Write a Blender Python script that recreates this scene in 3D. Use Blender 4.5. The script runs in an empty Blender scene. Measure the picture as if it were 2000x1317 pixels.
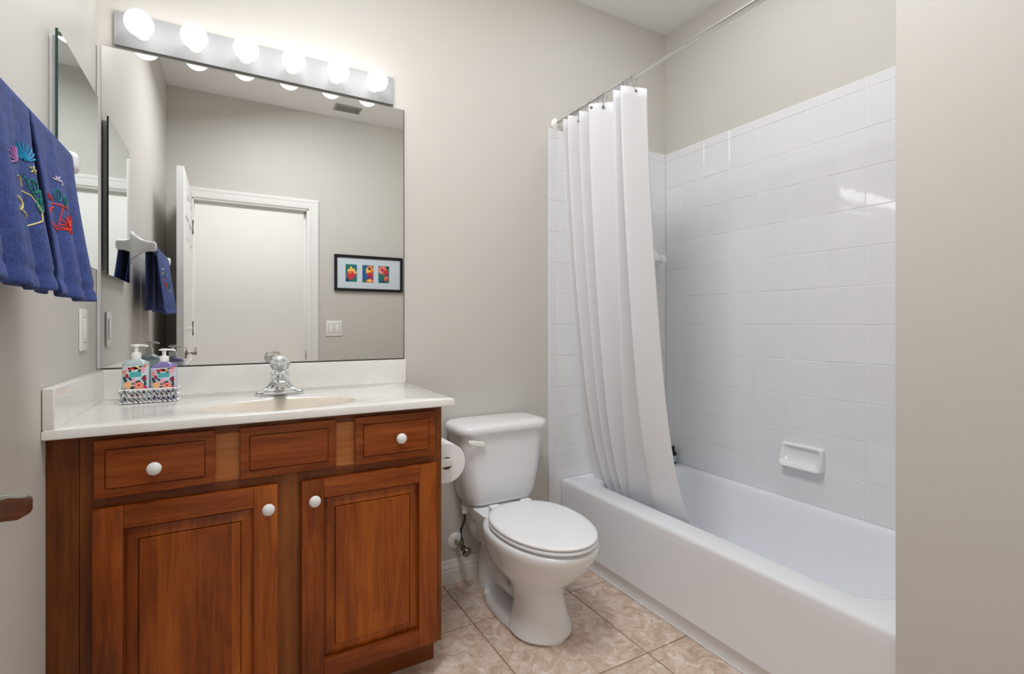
import bpy, bmesh, math, random
from math import sin, cos, pi, radians as R
from mathutils import Vector, Matrix

SC = bpy.context.scene
COL = SC.collection
H = 1.077                       # camera height above the floor (all z below are given from the floor)

# ------------------------------------------------------------------ camera
cd = bpy.data.cameras.new('camera'); cam = bpy.data.objects.new('camera', cd); COL.objects.link(cam)
cam.location = (0, 0, H); cam.rotation_euler = (R(90), 0, R(-29.472))
cd.sensor_width = 36.0; cd.lens = 36 * 979.84 / 2000; cd.shift_y = -25.2 / 2000
cd.clip_start = 0.01
SC.camera = cam
SC.view_settings.view_transform = 'Standard'; SC.view_settings.look = 'None'
SC.view_settings.exposure = 0.54; SC.view_settings.gamma = 1.0
SC.view_settings.use_curve_mapping = False
SC.cycles.max_bounces = 14; SC.cycles.diffuse_bounces = 8; SC.cycles.glossy_bounces = 8
SC.cycles.transmission_bounces = 10; SC.cycles.sample_clamp_indirect = 6.0
SC.cycles.caustics_reflective = False; SC.cycles.caustics_refractive = False

# ------------------------------------------------------------------ world and added fill lights
w = bpy.data.worlds.new('world'); SC.world = w; w.use_nodes = True
w.node_tree.nodes['Background'].inputs[0].default_value = (0.9, 0.95, 1, 1)
w.node_tree.nodes['Background'].inputs[1].default_value = 0.3
BULB_STRENGTH = 3.9
def area(name, loc, rot, sx, sy, power, colr=(1, 1, 1)):
    l = bpy.data.lights.new(name, 'AREA'); l.shape = 'RECTANGLE'; l.size = sx; l.size_y = sy
    l.energy = power; l.color = colr
    o = bpy.data.objects.new(name, l); COL.objects.link(o); o.location = loc; o.rotation_euler = rot
    return o
area('hall_fill_light', (0.25, -0.55, 2.60), (0, 0, 0), 1.6, 0.5, 16, (0.97, 0.985, 1.0))  # added fill from the hall side, no known fixture there
area('bathroom_fill_light', (0.32, 0.92, 2.60), (0, R(-15), 0), 0.6, 0.6, 21, (0.985, 0.99, 1.0))  # added overhead fill, tilted toward the tub wall; not a known room lamp
area('tub_fill_light', (1.50, 1.10, 2.615), (0, 0, 0), 0.6, 0.9, 2.7, (0.985, 0.99, 1.0))  # added fill to brighten the tub alcove, stands for no known downlight

# ------------------------------------------------------------------ materials
def srgb(r, g, b):
    f = lambda c: (c/255/12.92) if c/255 <= 0.04045 else ((c/255 + 0.055)/1.055)**2.4
    return (f(r), f(g), f(b), 1)
def mat(name, col, rough=0.5, metal=0.0, coat=0.0, spec=0.5, trans=0.0, ior=1.45, emit=None, estr=0, sss=0):
    m = bpy.data.materials.new(name); m.use_nodes = True
    b = m.node_tree.nodes['Principled BSDF']
    b.inputs['Base Color'].default_value = col; b.inputs['Roughness'].default_value = rough
    b.inputs['Metallic'].default_value = metal; b.inputs['Coat Weight'].default_value = coat
    b.inputs['Coat Roughness'].default_value = 0.08
    b.inputs['Specular IOR Level'].default_value = spec; b.inputs['Transmission Weight'].default_value = trans
    b.inputs['IOR'].default_value = ior
    if emit: b.inputs['Emission Color'].default_value = emit; b.inputs['Emission Strength'].default_value = estr
    return m
def nd(m, t, **kw):
    n = m.node_tree.nodes.new(t)
    for k, v in kw.items(): setattr(n, k, v)
    return n
def lk(m, a, b): m.node_tree.links.new(a, b)
def bsdf(m): return m.node_tree.nodes['Principled BSDF']
def coords(m, scale=(1, 1, 1), rot=(0, 0, 0)):
    t = nd(m, 'ShaderNodeTexCoord'); mp = nd(m, 'ShaderNodeMapping')
    mp.inputs['Scale'].default_value = scale; mp.inputs['Rotation'].default_value = rot
    lk(m, t.outputs['Object'], mp.inputs['Vector']); return mp.outputs['Vector']
def noise(m, vec, scale, detail=4, rough=0.55, dist=0.0):
    n = nd(m, 'ShaderNodeTexNoise'); n.inputs['Scale'].default_value = scale; n.inputs['Detail'].default_value = detail
    n.inputs['Roughness'].default_value = rough; n.inputs['Distortion'].default_value = dist
    if vec is not None: lk(m, vec, n.inputs['Vector'])
    return n.outputs['Fac']
def ramp(m, fac, stops):
    r = nd(m, 'ShaderNodeValToRGB'); e = r.color_ramp.elements
    while len(e) < len(stops): e.new(0.5)
    for el, (p, c) in zip(e, stops): el.position = p; el.color = c
    lk(m, fac, r.inputs['Fac']); return r.outputs['Color']
def bump(m, fac, strength, dist):
    b = nd(m, 'ShaderNodeBump'); b.inputs['Strength'].default_value = strength; b.inputs['Distance'].default_value = dist
    lk(m, fac, b.inputs['Height']); lk(m, b.outputs['Normal'], bsdf(m).inputs['Normal'])

def paint(name, col, rough=0.55):
    m = mat(name, col, rough, spec=0.3); bump(m, noise(m, coords(m), 90, 3), 0.08, 0.002); return m
M = {}
M['wall'] = paint('wall_paint', srgb(205, 202, 196), 0.5)
M['ceil'] = paint('ceiling_paint', srgb(240, 240, 240), 0.7)
M['hall'] = paint('hall_paint', srgb(228, 227, 224), 0.6)
M['trim'] = mat('white_trim_paint', srgb(232, 232, 230), 0.3)
M['door'] = mat('white_door_paint', srgb(232, 232, 231), 0.35)
M['tile'] = mat('white_wall_tile', srgb(228, 229, 231), 0.05, spec=0.55)
def _t(m):
    bump(m, noise(m, coords(m), 9, 2), 0.10, 0.003)
_t(M['tile'])
M['grout'] = mat('white_grout', srgb(234, 234, 234), 0.6)
M['tub'] = mat('white_tub_enamel', srgb(233, 236, 241), 0.16)
M['china'] = mat('white_china', srgb(232, 233, 235), 0.09)
M['seat'] = mat('white_seat_plastic', srgb(238, 240, 243), 0.16)
M['ceramic'] = mat('white_ceramic', srgb(234, 235, 236), 0.12)
M['plastic'] = mat('white_plastic', srgb(238, 238, 235), 0.3)
M['dark_slot'] = mat('dark_slot', srgb(60, 60, 58), 0.6)
M['gap'] = mat('grey_gap', srgb(150, 150, 148), 0.6)
M['paper'] = mat('tissue_paper', srgb(240, 240, 242), 0.9, spec=0.1)
M['card'] = mat('cardboard_core', srgb(150, 130, 108), 0.9)
M['chrome'] = mat('chrome', srgb(225, 228, 232), 0.07, metal=1)
M['steel'] = mat('grey_ring_metal', srgb(150, 150, 150), 0.28, metal=1)
M['braid'] = mat('braided_supply_line', srgb(95, 95, 95), 0.4, metal=0.8)
M['nickel'] = mat('brushed_nickel', srgb(158, 156, 146), 0.25, metal=1)
M['acrylic'] = mat('clear_acrylic', (0.97, 0.985, 0.99, 1), 0.10, trans=0.85, ior=1.45)
M['mirror'] = mat('mirror_silver', (0.87, 0.875, 0.87, 1), 0.0, metal=1)
M['mirror_green'] = mat('green_tinted_mirror', (0.76, 0.83, 0.82, 1), 0.0, metal=1)
M['glass_edge'] = mat('green_glass_edge', srgb(36, 74, 74), 0.15)
M['mirror_edge'] = mat('mirror_channel_metal', srgb(200, 200, 198), 0.4)
M['bulb'] = mat('lit_bulb_glass', (1, 1, 1, 1), 0.3, emit=(1, 0.99, 0.98, 1), estr=BULB_STRENGTH)
M['fixture'] = mat('white_fixture_enamel', srgb(246, 246, 243), 0.35)
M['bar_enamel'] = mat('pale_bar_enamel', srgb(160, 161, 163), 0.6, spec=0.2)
M['black'] = mat('black_lacquer', srgb(14, 14, 16), 0.3)
M['matboard'] = mat('pale_mat_board', srgb(206, 217, 226), 0.8)
M['vent'] = mat('grey_vent_metal', srgb(150, 148, 144), 0.5)
M['white_metal'] = mat('white_coated_metal', srgb(246, 246, 246), 0.4)
M['dark_edge'] = mat('dark_mirror_edge', srgb(70, 74, 72), 0.4)
M['teal'] = mat('teal_plaque', srgb(78, 176, 178), 0.4)
M['floral_base'] = mat('pale_mint_label', srgb(205, 226, 226), 0.4)
M['floral_lilac'] = mat('pale_lilac_label', srgb(206, 210, 226), 0.4)
M['coral'] = mat('coral_print', srgb(238, 128, 112), 0.5)
M['peach'] = mat('peach_print', srgb(246, 178, 140), 0.5)
M['magenta'] = mat('magenta_print', srgb(206, 38, 98), 0.5)
M['red'] = mat('red_print', srgb(206, 58, 52), 0.5)
M['crimson'] = mat('crimson_print', srgb(160, 30, 60), 0.5)
M['leaf'] = mat('dark_leaf_print', srgb(24, 66, 82), 0.5)
M['green'] = mat('green_print', srgb(26, 120, 96), 0.5)
M['blue'] = mat('blue_print', srgb(24, 92, 156), 0.5)
M['bluegreen'] = mat('bluegreen_print', srgb(20, 112, 128), 0.5)
M['yellow'] = mat('yellow_print', srgb(242, 200, 92), 0.5)
M['orange'] = mat('orange_print', srgb(238, 140, 58), 0.5)
M['pink'] = mat('pink_print', srgb(244, 170, 190), 0.5)
M['violet'] = mat('violet_print', srgb(150, 50, 120), 0.5)
M['bottle_clear'] = mat('pale_aqua_bottle', srgb(214, 234, 236), 0.12, trans=0.35)
M['bottle_violet'] = mat('violet_bottle', srgb(150, 138, 204), 0.12, trans=0.35)
M['dark_bottle'] = mat('black_bottle_plastic', srgb(22, 26, 32), 0.25)
M['pale_label'] = mat('pale_blue_label', srgb(170, 190, 205), 0.4)
M['th_red'] = mat('red_thread', srgb(232, 60, 44), 0.7)
M['th_yellow'] = mat('cream_thread', srgb(228, 214, 150), 0.7)
M['th_teal'] = mat('teal_thread', srgb(24, 150, 190), 0.7)
M['th_green'] = mat('green_thread', srgb(20, 122, 118), 0.7)
M['th_pink'] = mat('mauve_thread', srgb(180, 120, 180), 0.7)
M['th_white'] = mat('white_thread', srgb(226, 218, 232), 0.7)

def marble_top():
    m = mat('cultured_marble', srgb(232, 231, 226), 0.13, spec=0.5)
    v = coords(m)
    c = ramp(m, noise(m, v, 5, 5, 0.6, 1.5), [(0.35, srgb(229, 227, 221)), (0.6, srgb(236, 235, 232))])
    lk(m, c, bsdf(m).inputs['Base Color']); return m
M['top'] = marble_top()
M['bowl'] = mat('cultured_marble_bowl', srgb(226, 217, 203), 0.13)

def wood(name, axis, lo, mid, hi):
    """cherry: grain stretched along the axis ('x' or 'z'), wide glued-up boards across it"""
    m = mat(name, mid, 0.36, coat=0.12, spec=0.35)
    sc = (1.0, 12, 12) if axis == 'x' else (12, 12, 1.0)
    v = coords(m, sc)
    g = noise(m, v, 5.0, 6, 0.62, 0.6)
    v2 = coords(m, (0.6, 4, 4) if axis == 'x' else (4, 4, 0.6))
    g2 = noise(m, v2, 2.6, 3, 0.5, 1.2)
    v3 = coords(m, (2, 60, 60) if axis == 'x' else (60, 60, 2))
    g3 = noise(m, v3, 8, 2, 0.6)
    mx = nd(m, 'ShaderNodeMath', operation='MULTIPLY_ADD'); lk(m, g, mx.inputs[0]); mx.inputs[1].default_value = 0.55
    mx2 = nd(m, 'ShaderNodeMath', operation='MULTIPLY_ADD'); lk(m, g2, mx2.inputs[0]); mx2.inputs[1].default_value = 0.5
    mx3 = nd(m, 'ShaderNodeMath', operation='MULTIPLY'); lk(m, g3, mx3.inputs[0]); mx3.inputs[1].default_value = 0.22
    lk(m, mx3.outputs[0], mx2.inputs[2]); lk(m, mx2.outputs[0], mx.inputs[2])
    # glued-up boards: each strip across the grain has its own tone
    t = nd(m, 'ShaderNodeTexCoord'); sx = nd(m, 'ShaderNodeSeparateXYZ'); lk(m, t.outputs['Object'], sx.inputs[0])
    fm = nd(m, 'ShaderNodeMath', operation='MULTIPLY_ADD'); lk(m, sx.outputs['Z' if axis == 'x' else 'X'], fm.inputs[0]); fm.inputs[1].default_value = 9.0 if axis == 'x' else 13.0; fm.inputs[2].default_value = 3.37
    fl = nd(m, 'ShaderNodeMath', operation='FLOOR'); lk(m, fm.outputs[0], fl.inputs[0])
    wn = nd(m, 'ShaderNodeTexWhiteNoise', noise_dimensions='1D'); lk(m, fl.outputs[0], wn.inputs['W'])
    ad = nd(m, 'ShaderNodeMath', operation='MULTIPLY_ADD'); lk(m, wn.outputs['Value'], ad.inputs[0]); ad.inputs[1].default_value = 0.20; lk(m, mx.outputs[0], ad.inputs[2])
    sb = nd(m, 'ShaderNodeMath', operation='SUBTRACT'); lk(m, ad.outputs[0], sb.inputs[0]); sb.inputs[1].default_value = 0.09
    mx = sb
    c = ramp(m, mx.outputs[0], [(0.36, lo), (0.62, mid), (0.86, hi)])
    lk(m, c, bsdf(m).inputs['Base Color'])
    bump(m, g3, 0.04, 0.001)
    return m
WD = (srgb(74, 28, 2), srgb(134, 62, 8), srgb(172, 92, 24))
M['wood_v'] = wood('cherry_vertical_grain', 'z', *WD)
M['wood_h'] = wood('cherry_horizontal_grain', 'x', srgb(70, 26, 3), srgb(128, 57, 10), srgb(168, 90, 30))
M['wood_d'] = wood('dark_cherry_frame', 'z', srgb(66, 29, 4), srgb(116, 60, 14), srgb(146, 84, 28))
M['wood_dh'] = wood('dark_cherry_rail', 'x', srgb(62, 27, 4), srgb(110, 54, 14), srgb(140, 78, 28))
M['wood_l'] = wood('light_cherry_rail', 'x', srgb(136, 70, 26), srgb(178, 106, 52), srgb(202, 136, 82))

def floor_tile():
    m = mat('beige_marbled_floor_tile', srgb(190, 168, 150), 0.28, spec=0.4)
    t = nd(m, 'ShaderNodeTexCoord'); geo = nd(m, 'ShaderNodeNewGeometry')
    vm = nd(m, 'ShaderNodeVectorMath', operation='MULTIPLY_ADD')
    cx = nd(m, 'ShaderNodeCombineXYZ'); lk(m, geo.outputs['Random Per Island'], cx.inputs[0]); lk(m, geo.outputs['Random Per Island'], cx.inputs[2])
    vm.inputs[1].default_value = (23, 0, 11); lk(m, cx.outputs[0], vm.inputs[0]); lk(m, t.outputs['Object'], vm.inputs[2])
    vec = vm.outputs[0]
    a = noise(m, vec, 17, 10, 0.68, 1.5)
    c = ramp(m, a, [(0.28, srgb(174, 146, 126)), (0.43, srgb(202, 178, 160)), (0.54, srgb(216, 197, 181)), (0.68, srgb(238, 228, 219))])
    b = noise(m, vec, 42, 5, 0.6, 1.8)
    c2 = ramp(m, b, [(0.30, srgb(150, 118, 98)), (0.42, (1, 1, 1, 1)), (1, (1, 1, 1, 1))])
    mx = nd(m, 'ShaderNodeMix', data_type='RGBA', blend_type='MULTIPLY'); mx.inputs[0].default_value = 0.35
    lk(m, c, mx.inputs[6]); lk(m, c2, mx.inputs[7])
    lk(m, mx.outputs[2], bsdf(m).inputs['Base Color']); return m
M['floor'] = floor_tile()
M['floor_grout'] = mat('brown_floor_grout', srgb(146, 118, 92), 0.9)

def terry(name, col):
    m = mat(name, col, 0.95, spec=0.1)
    bsdf(m).inputs['Sheen Weight'].default_value = 0.2; bsdf(m).inputs['Sheen Roughness'].default_value = 0.5
    v = coords(m)
    n = noise(m, v, 260, 4, 0.8)
    bump(m, n, 0.8, 0.004)
    c = ramp(m, noise(m, v, 60, 4, 0.7), [(0.32, tuple(x*0.72 for x in col[:3]) + (1,)), (0.68, tuple(min(1, x*1.3) for x in col[:3]) + (1,))])
    lk(m, c, bsdf(m).inputs['Base Color']); return m
M['towel'] = terry('blue_terry', srgb(60, 80, 144))
def cloth(name, col):
    m = mat(name, col, 0.75, spec=0.2)
    bsdf(m).inputs['Subsurface Weight'].default_value = 0.0
    return m
M['curtain'] = cloth('white_curtain_cloth', srgb(224, 224, 226))

# ------------------------------------------------------------------ mesh helpers
def merge(bm, other):
    me = bpy.data.meshes.new('tmp'); other.to_mesh(me); other.free(); bm.from_mesh(me); bpy.data.meshes.remove(me)
def box(bm, x0, x1, y0, y1, z0, z1, r=0.0, seg=2, mi=0):
    b = bmesh.new(); bmesh.ops.create_cube(b, size=1)
    for v in b.verts:
        v.co = Vector(((x0+x1)/2 + v.co.x*(x1-x0), (y0+y1)/2 + v.co.y*(y1-y0), (z0+z1)/2 + v.co.z*(z1-z0)))
    if r > 0:
        r = min(r, 0.49*min(abs(x1-x0), abs(y1-y0), abs(z1-z0)))
        bmesh.ops.bevel(b, geom=b.edges[:], offset=r, segments=seg, profile=0.6, affect='EDGES')
    for f in b.faces: f.material_index = mi
    merge(bm, b)
def loft(bm, rings, cap0=True, cap1=True, closed=True, mi=0):
    vs = [[bm.verts.new(p) for p in ring] for ring in rings]
    n = len(rings[0])
    for a, b in zip(vs, vs[1:]):
        for i in range(n if closed else n-1):
            j = (i+1) % n
            f = bm.faces.new((a[i], a[j], b[j], b[i])); f.material_index = mi
    if cap0: bm.faces.new(list(reversed(vs[0]))).material_index = mi
    if cap1: bm.faces.new(vs[-1]).material_index = mi
    return vs
def frame_axes(d):
    d = Vector(d).normalized(); u = Vector((0, 0, 1)) if abs(d.z) < 0.9 else Vector((1, 0, 0))
    a = d.cross(u).normalized(); return a, a.cross(d).normalized()
def tube(bm, pts, r, n=10, cap=True, mi=0):
    pts = [Vector(p) for p in pts]; rings = []
    rs = r if isinstance(r, (list, tuple)) else [r]*len(pts)
    a = None
    for i, p in enumerate(pts):
        d = (pts[min(i+1, len(pts)-1)] - pts[max(i-1, 0)]).normalized()
        if a is None: a, b = frame_axes(d)
        else:
            a = (a - d*a.dot(d)).normalized(); b = d.cross(a)
        rings.append([p + (a*cos(2*pi*k/n) + b*sin(2*pi*k/n))*rs[i] for k in range(n)])
    loft(bm, rings, cap, cap, mi=mi)
def lathe(bm, prof, c=(0, 0, 0), axis=(0, 0, 1), n=32, cap0=True, cap1=True, mi=0):
    ax = Vector(axis).normalized(); a, b = frame_axes(ax); c = Vector(c)
    loft(bm, [[c + ax*h + (a*cos(2*pi*k/n) + b*sin(2*pi*k/n))*max(r, 1e-5) for k in range(n)] for r, h in prof], cap0, cap1, mi=mi)
def sphere(bm, c, r, n=24, sz=1.0, mi=0):
    lathe(bm, [(r*sin(pi*k/n), -r*sz*cos(pi*k/n)) for k in range(n+1)], c, n=n, cap0=False, cap1=False, mi=mi)
def rrect(w, h, r, k=6):
    """rounded rectangle outline, centred, counter clockwise, 4*(k+1) points"""
    out = []
    for sx, sy, a0 in ((1, 1, 0), (-1, 1, 90), (-1, -1, 180), (1, -1, 270)):
        for i in range(k+1):
            a = R(a0 + 90*i/k); out.append((sx*(w/2-r) + r*cos(a), sy*(h/2-r) + r*sin(a)))
    return out
def obj(name, bm, material, parent=None, smooth=40, mods=()):
    bmesh.ops.remove_doubles(bm, verts=bm.verts[:], dist=1e-6)
    bmesh.ops.recalc_face_normals(bm, faces=bm.faces[:])
    me = bpy.data.meshes.new(name); bm.to_mesh(me); bm.free()
    for mm in (material if isinstance(material, (list, tuple)) else [material]):
        me.materials.append(M[mm] if isinstance(mm, str) else mm)
    o = bpy.data.objects.new(name, me); COL.objects.link(o)
    if smooth:
        for p in me.polygons: p.use_smooth = True
        me.set_sharp_from_angle(angle=R(smooth))
    if parent:
        root = parent
        while root.parent: root = root.parent
        me.transform(Matrix.Translation(-root.location)); o.parent = parent
    else:
        xs = [v.co for v in me.vertices]
        c = Vector(((min(v.x for v in xs)+max(v.x for v in xs))/2, (min(v.y for v in xs)+max(v.y for v in xs))/2, min(v.z for v in xs)))
        me.transform(Matrix.Translation(-c)); o.location = c
    for t, kw in mods:
        md = o.modifiers.new(t.lower(), t)
        for k, v in kw.items(): setattr(md, k, v)
    return o
def thing(name, label, cat, loc, group=None):
    o = bpy.data.objects.new(name, None); COL.objects.link(o); o.location = loc; o.empty_display_size = 0.05
    o['label'] = label; o['category'] = cat
    if group: o['group'] = group
    return o
def tag(o, label, cat, group=None):
    o['label'] = label; o['category'] = cat
    if group: o['group'] = group
    return o
def struct(name, bm, m, parent=None, smooth=30):
    o = obj(name, bm, m, parent, smooth)
    if not parent: o['kind'] = 'structure'
    return o
B = bmesh.new

# ------------------------------------------------------------------ room
D = 1.95; XL = -0.35; XR = 2.055; YR = -0.05; CZ = H + 1.557; XP = 1.31; YP = 0.561
b = B(); box(b, XL-0.1, XR+0.1, D, D+0.1, 0, CZ); struct('wall_back', b, 'wall')
b = B(); box(b, XL-0.1, XL, YR, D, 0, CZ); struct('wall_left', b, 'wall')
b = B(); box(b, XR, XR+0.1, YP-0.1, D, 0, CZ); struct('wall_right', b, 'wall')
b = B(); box(b, XP, XR+0.1, YR-0.115, YP, 0, CZ, 0.006, 3); struct('wall_partition', b, 'wall')
DX0, DX1, DZ = -0.215, 0.515, H + 0.845
b = B()
box(b, XL-0.1, DX0, YR-0.115, YR, 0, CZ); box(b, DX1, XP, YR-0.115, YR, 0, CZ); box(b, DX0, DX1, YR-0.115, YR, DZ, CZ)
struct('wall_rear', b, 'wall')
b = B(); box(b, XL-1.2, XR+0.2, -1.6, D+0.1, CZ, CZ+0.06); struct('ceiling', b, 'ceil')
# floor: individually set tiles over a grout bed
b = B(); box(b, XL-1.2, XR+0.2, -1.6, D+0.1, -0.05, -0.002, mi=1)
PT, GX, GY = 0.4265, 0.768, 1.639
i0 = -4
for i in range(-5, 4):
    for j in range(-8, 2):
        x0, y0 = GX + i*PT, GY + j*PT
        xa, xb, ya, yb = max(x0, XL-1.2), min(x0+PT, XR+0.1), max(y0, -1.55), min(y0+PT, D+0.05)
        if xb-xa > 0.01 and yb-ya > 0.01:
            box(b, xa+0.002, xb-0.002, ya+0.002, yb-0.002, -0.006, 0.0, 0.0012, 1)
struct('floor', b, ['floor', 'floor_grout'])
# hall beyond the doorway
b = B(); box(b, XL-1.2, XR+0.2, -1.5, -1.4, 0, CZ); struct('wall_hall', b, 'hall')
b = B(); box(b, XL-1.2, XL-1.1, -1.4, YR-0.115, 0, CZ); struct('wall_hall_left', b, 'hall')
b = B(); box(b, XR+0.1, XR+0.2, -1.4, YR-0.115, 0, CZ); struct('wall_hall_right', b, 'hall')

# door casing: jambs and profiled trim on the bathroom side
b = B()
jy0, jy1 = YR-0.12, YR+0.001
box(b, DX0, DX0+0.014, jy0, jy1, 0, DZ, 0.002); box(b, DX1-0.014, DX1, jy0, jy1, 0, DZ, 0.002); box(b, DX0, DX1, jy0, jy1, DZ-0.014, DZ, 0.002)
box(b, DX1-0.026, DX1-0.014, jy0+0.02, jy0+0.055, 0, DZ-0.014, 0.002); box(b, DX0+0.014, DX1-0.014, jy0+0.02, jy0+0.055, DZ-0.026, DZ-0.014, 0.002)
CW = 0.068
prof = [(0.0, 0.006), (0.006, 0.010), (0.016, 0.010), (0.022, 0.013), (0.044, 0.014), (0.05, 0.018), (CW-0.004, 0.019), (CW, 0.015)]
x0, x1, z1 = DX0+0.004, DX1-0.004, DZ-0.004
rings = []
for o_, t_ in prof:
    rings.append([(x0-o_, YR+t_, 0), (x0-o_, YR+t_, z1+o_), (x1+o_, YR+t_, z1+o_), (x1+o_, YR+t_, 0)])
rings = [[(p[0], YR, p[2]) for p in rings[0]]] + rings + [[(p[0], YR, p[2]) for p in rings[-1]]]
loft(b, rings, False, False, closed=False)
tr = struct('trim_1', b, 'trim')
b = B(); box(b, DX1-0.0155, DX1-0.0135, YR-0.055, YR-0.028, H-0.262, H-0.198, 0.0008); obj('strike_plate', b, 'nickel', tr)
b = B(); box(b, DX1-0.0162, DX1-0.0150, YR-0.048, YR-0.036, H-0.245, H-0.215, 0.0004); obj('latch_hole', b, 'dark_slot', tr)

# baseboard on the back wall between the vanity and the tub
b = B()
pf = [(0.0, 0.0), (0.014, 0.0), (0.014, 0.052), (0.011, 0.056), (0.0125, 0.062), (0.010, 0.072), (0.0065, 0.078), (0.0065, 0.084), (0.004, 0.092), (0.0, 0.093)]
loft(b, [[(x, D - dx, z) for dx, z in pf] for x in (0.585, 1.288)], True, True); struct('baseboard_back', b, 'trim', smooth=25)
b = B(); loft(b, [[(x, YR + dx, z) for dx, z in pf] for x in (DX1+CW-0.004, XP)], True, True); struct('baseboard_rear', b, 'trim', smooth=25)
b = B(); loft(b, [[(XP - dx, y, z) for dx, z in pf] for y in (YR, YP)], True, True); struct('baseboard_partition', b, 'trim', smooth=25)
b = B(); loft(b, [[(XL + dx, y, z) for dx, z in pf] for y in (YR, 1.44)], True, True); struct('baseboard_left', b, 'trim', smooth=25)

# ------------------------------------------------------------------ tile surround
rnd = random.Random(5)
TP = 0.1455; TT = H + 0.912
def tiles(b, us, zs, place):
    for (u0, u1) in us:
        for (z0, z1) in zs:
            g = 0.0008; e = 0.0016; t = 0.0060
            tu, tz = rnd.uniform(-1, 1)*0.0005, rnd.uniform(-1, 1)*0.0005
            ring = lambda ins, d: [place(u, z, d + (tu*(1 if u > (u0+u1)/2 else -1) + tz*(1 if z > (z0+z1)/2 else -1) if d > 0.004 else 0))
                                   for u, z in ((u0+ins, z0+ins), (u1-ins, z0+ins), (u1-ins, z1-ins), (u0+ins, z1-ins))]
            loft(b, [ring(g, 0.001), ring(g, t-0.0016), ring(g+0.0007, t-0.0005), ring(g+e, t)], False, True)
zrows = [(0.0, H-0.003-6*TP)] if H-0.003-6*TP > 0.02 else []
zrows += [(H-0.003+k*TP, H-0.003+(k+1)*TP) for k in range(-7 if H-0.003-7*TP > 0 else -6, 6)] + [(H-0.003+6*TP, TT)]
zrows = [z for z in zrows if z[1]-z[0] > 0.02]
xs = [1.296, 1.345]; x = 1.345
while x + 0.1445 < XR-0.03: x += 0.1445; xs.append(x)
xs.append(XR-0.006)
b = B(); box(b, 1.2965, XR, D-0.0045, D, 0, TT-0.0005, mi=1)
tiles(b, list(zip(xs, xs[1:])), zrows, lambda u, z, d: (u, D-d, z))
struct('wall_tile_back', b, ['tile', 'grout'], smooth=0)
ys = [D-0.006, 1.838]; y = 1.838
while y - 0.1445 > YP+0.02: y -= 0.1445; ys.append(y)
ys.append(YP+0.001); ys = ys[::-1]
b = B(); box(b, XR-0.0045, XR, YP, D-0.006, 0, TT-0.0005, mi=1)
tiles(b, list(zip(ys, ys[1:])), zrows, lambda u, z, d: (XR-d, u, z))
struct('wall_tile_right', b, ['tile', 'grout'], smooth=0)

# ------------------------------------------------------------------ bathtub
ZR = H - 0.728
tb = thing('bathtub', 'white alcove bathtub with flat apron front, shower curtain hanging inside it', 'bathtub', (1.70, 1.25, 0))
def tring(x0, x1, y0, y1, r, z, k=8):
    return [((x0+x1)/2+p, (y0+y1)/2+q, z) for p, q in rrect(x1-x0, y1-y0, r, k)]
OX0, OX1, OY0, OY1 = 1.362, XR-0.008, YP+0.002, D-0.009
ix0, ix1, iy0, iy1 = 1.466, 2.020, 0.66, 1.835
def oring(i, z, r=0.006): return tring(OX0+i, OX1, OY0, OY1, r, z)
b = B()
loft(b, [oring(.020, 0.0), oring(.020, H-1.026), oring(.019, H-1.0155), oring(.004, H-1.013), oring(0, H-1.008), oring(.003, ZR-0.045), oring(0.001, ZR-0.014), oring(.003, ZR-0.006), oring(.008, ZR-0.001), oring(.014, ZR, .008),
         tring(ix0-.012, ix1+.008, iy0-.012, iy1+.012, .10, ZR+0.001), tring(ix0, ix1, iy0, iy1, .10, ZR-0.003), tring(ix0+.008, ix1-.006, iy0+.008, iy1-.008, .10, ZR-0.014),
         tring(ix0+.02, ix1-.018, iy0+.03, iy1-.025, .11, ZR-0.07), tring(ix0+.045, ix1-.045, iy0+.09, iy1-.06, .13, ZR-0.22),
         tring(ix0+.07, ix1-.07, iy0+.14, iy1-.09, .14, ZR-0.275), tring(ix0+.12, ix1-.12, iy0+.20, iy1-.14, .12, ZR-0.295)], False, True)
obj('tub_shell', b, 'tub', tb, smooth=35)
b = B(); lathe(b, [(0.0, 0.004), (0.016, 0.004), (0.022, 0.002), (0.023, 0)], (1.743, 1.66, ZR-0.2945), n=20); obj('drain', b, 'chrome', tb)

b = B(); tube(b, [(OX0+.0195, OY0+.003, .002), (OX0+.0195, OY1-.002, .002)], .0035, 8); obj('caulk_bead', b, 'grout', tb)
# black bottle on the tub's corner ledge
t = thing('shampoo_bottle', 'black bottle with pale label on the tub ledge behind the curtain', 'bottle', (2.018, 1.868, ZR+0.0015))
b = B(); c0 = t.location
lathe(b, [(0.018, 0), (0.0195, 0.003), (0.0195, 0.055), (0.016, 0.062), (0.010, 0.066)], c0, n=24); obj('bottle_body', b, 'dark_bottle', t)
b = B(); lathe(b, [(0.0198, 0.012), (0.0200, 0.013), (0.0200, 0.042), (0.0198, 0.043)], c0, n=24, cap0=False, cap1=False); obj('label_band', b, 'pale_label', t)
b = B(); lathe(b, [(0.011, 0.066), (0.0115, 0.067), (0.0115, 0.088), (0.0105, 0.090)], c0, n=20); obj('cap', b, 'black', t)

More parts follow.
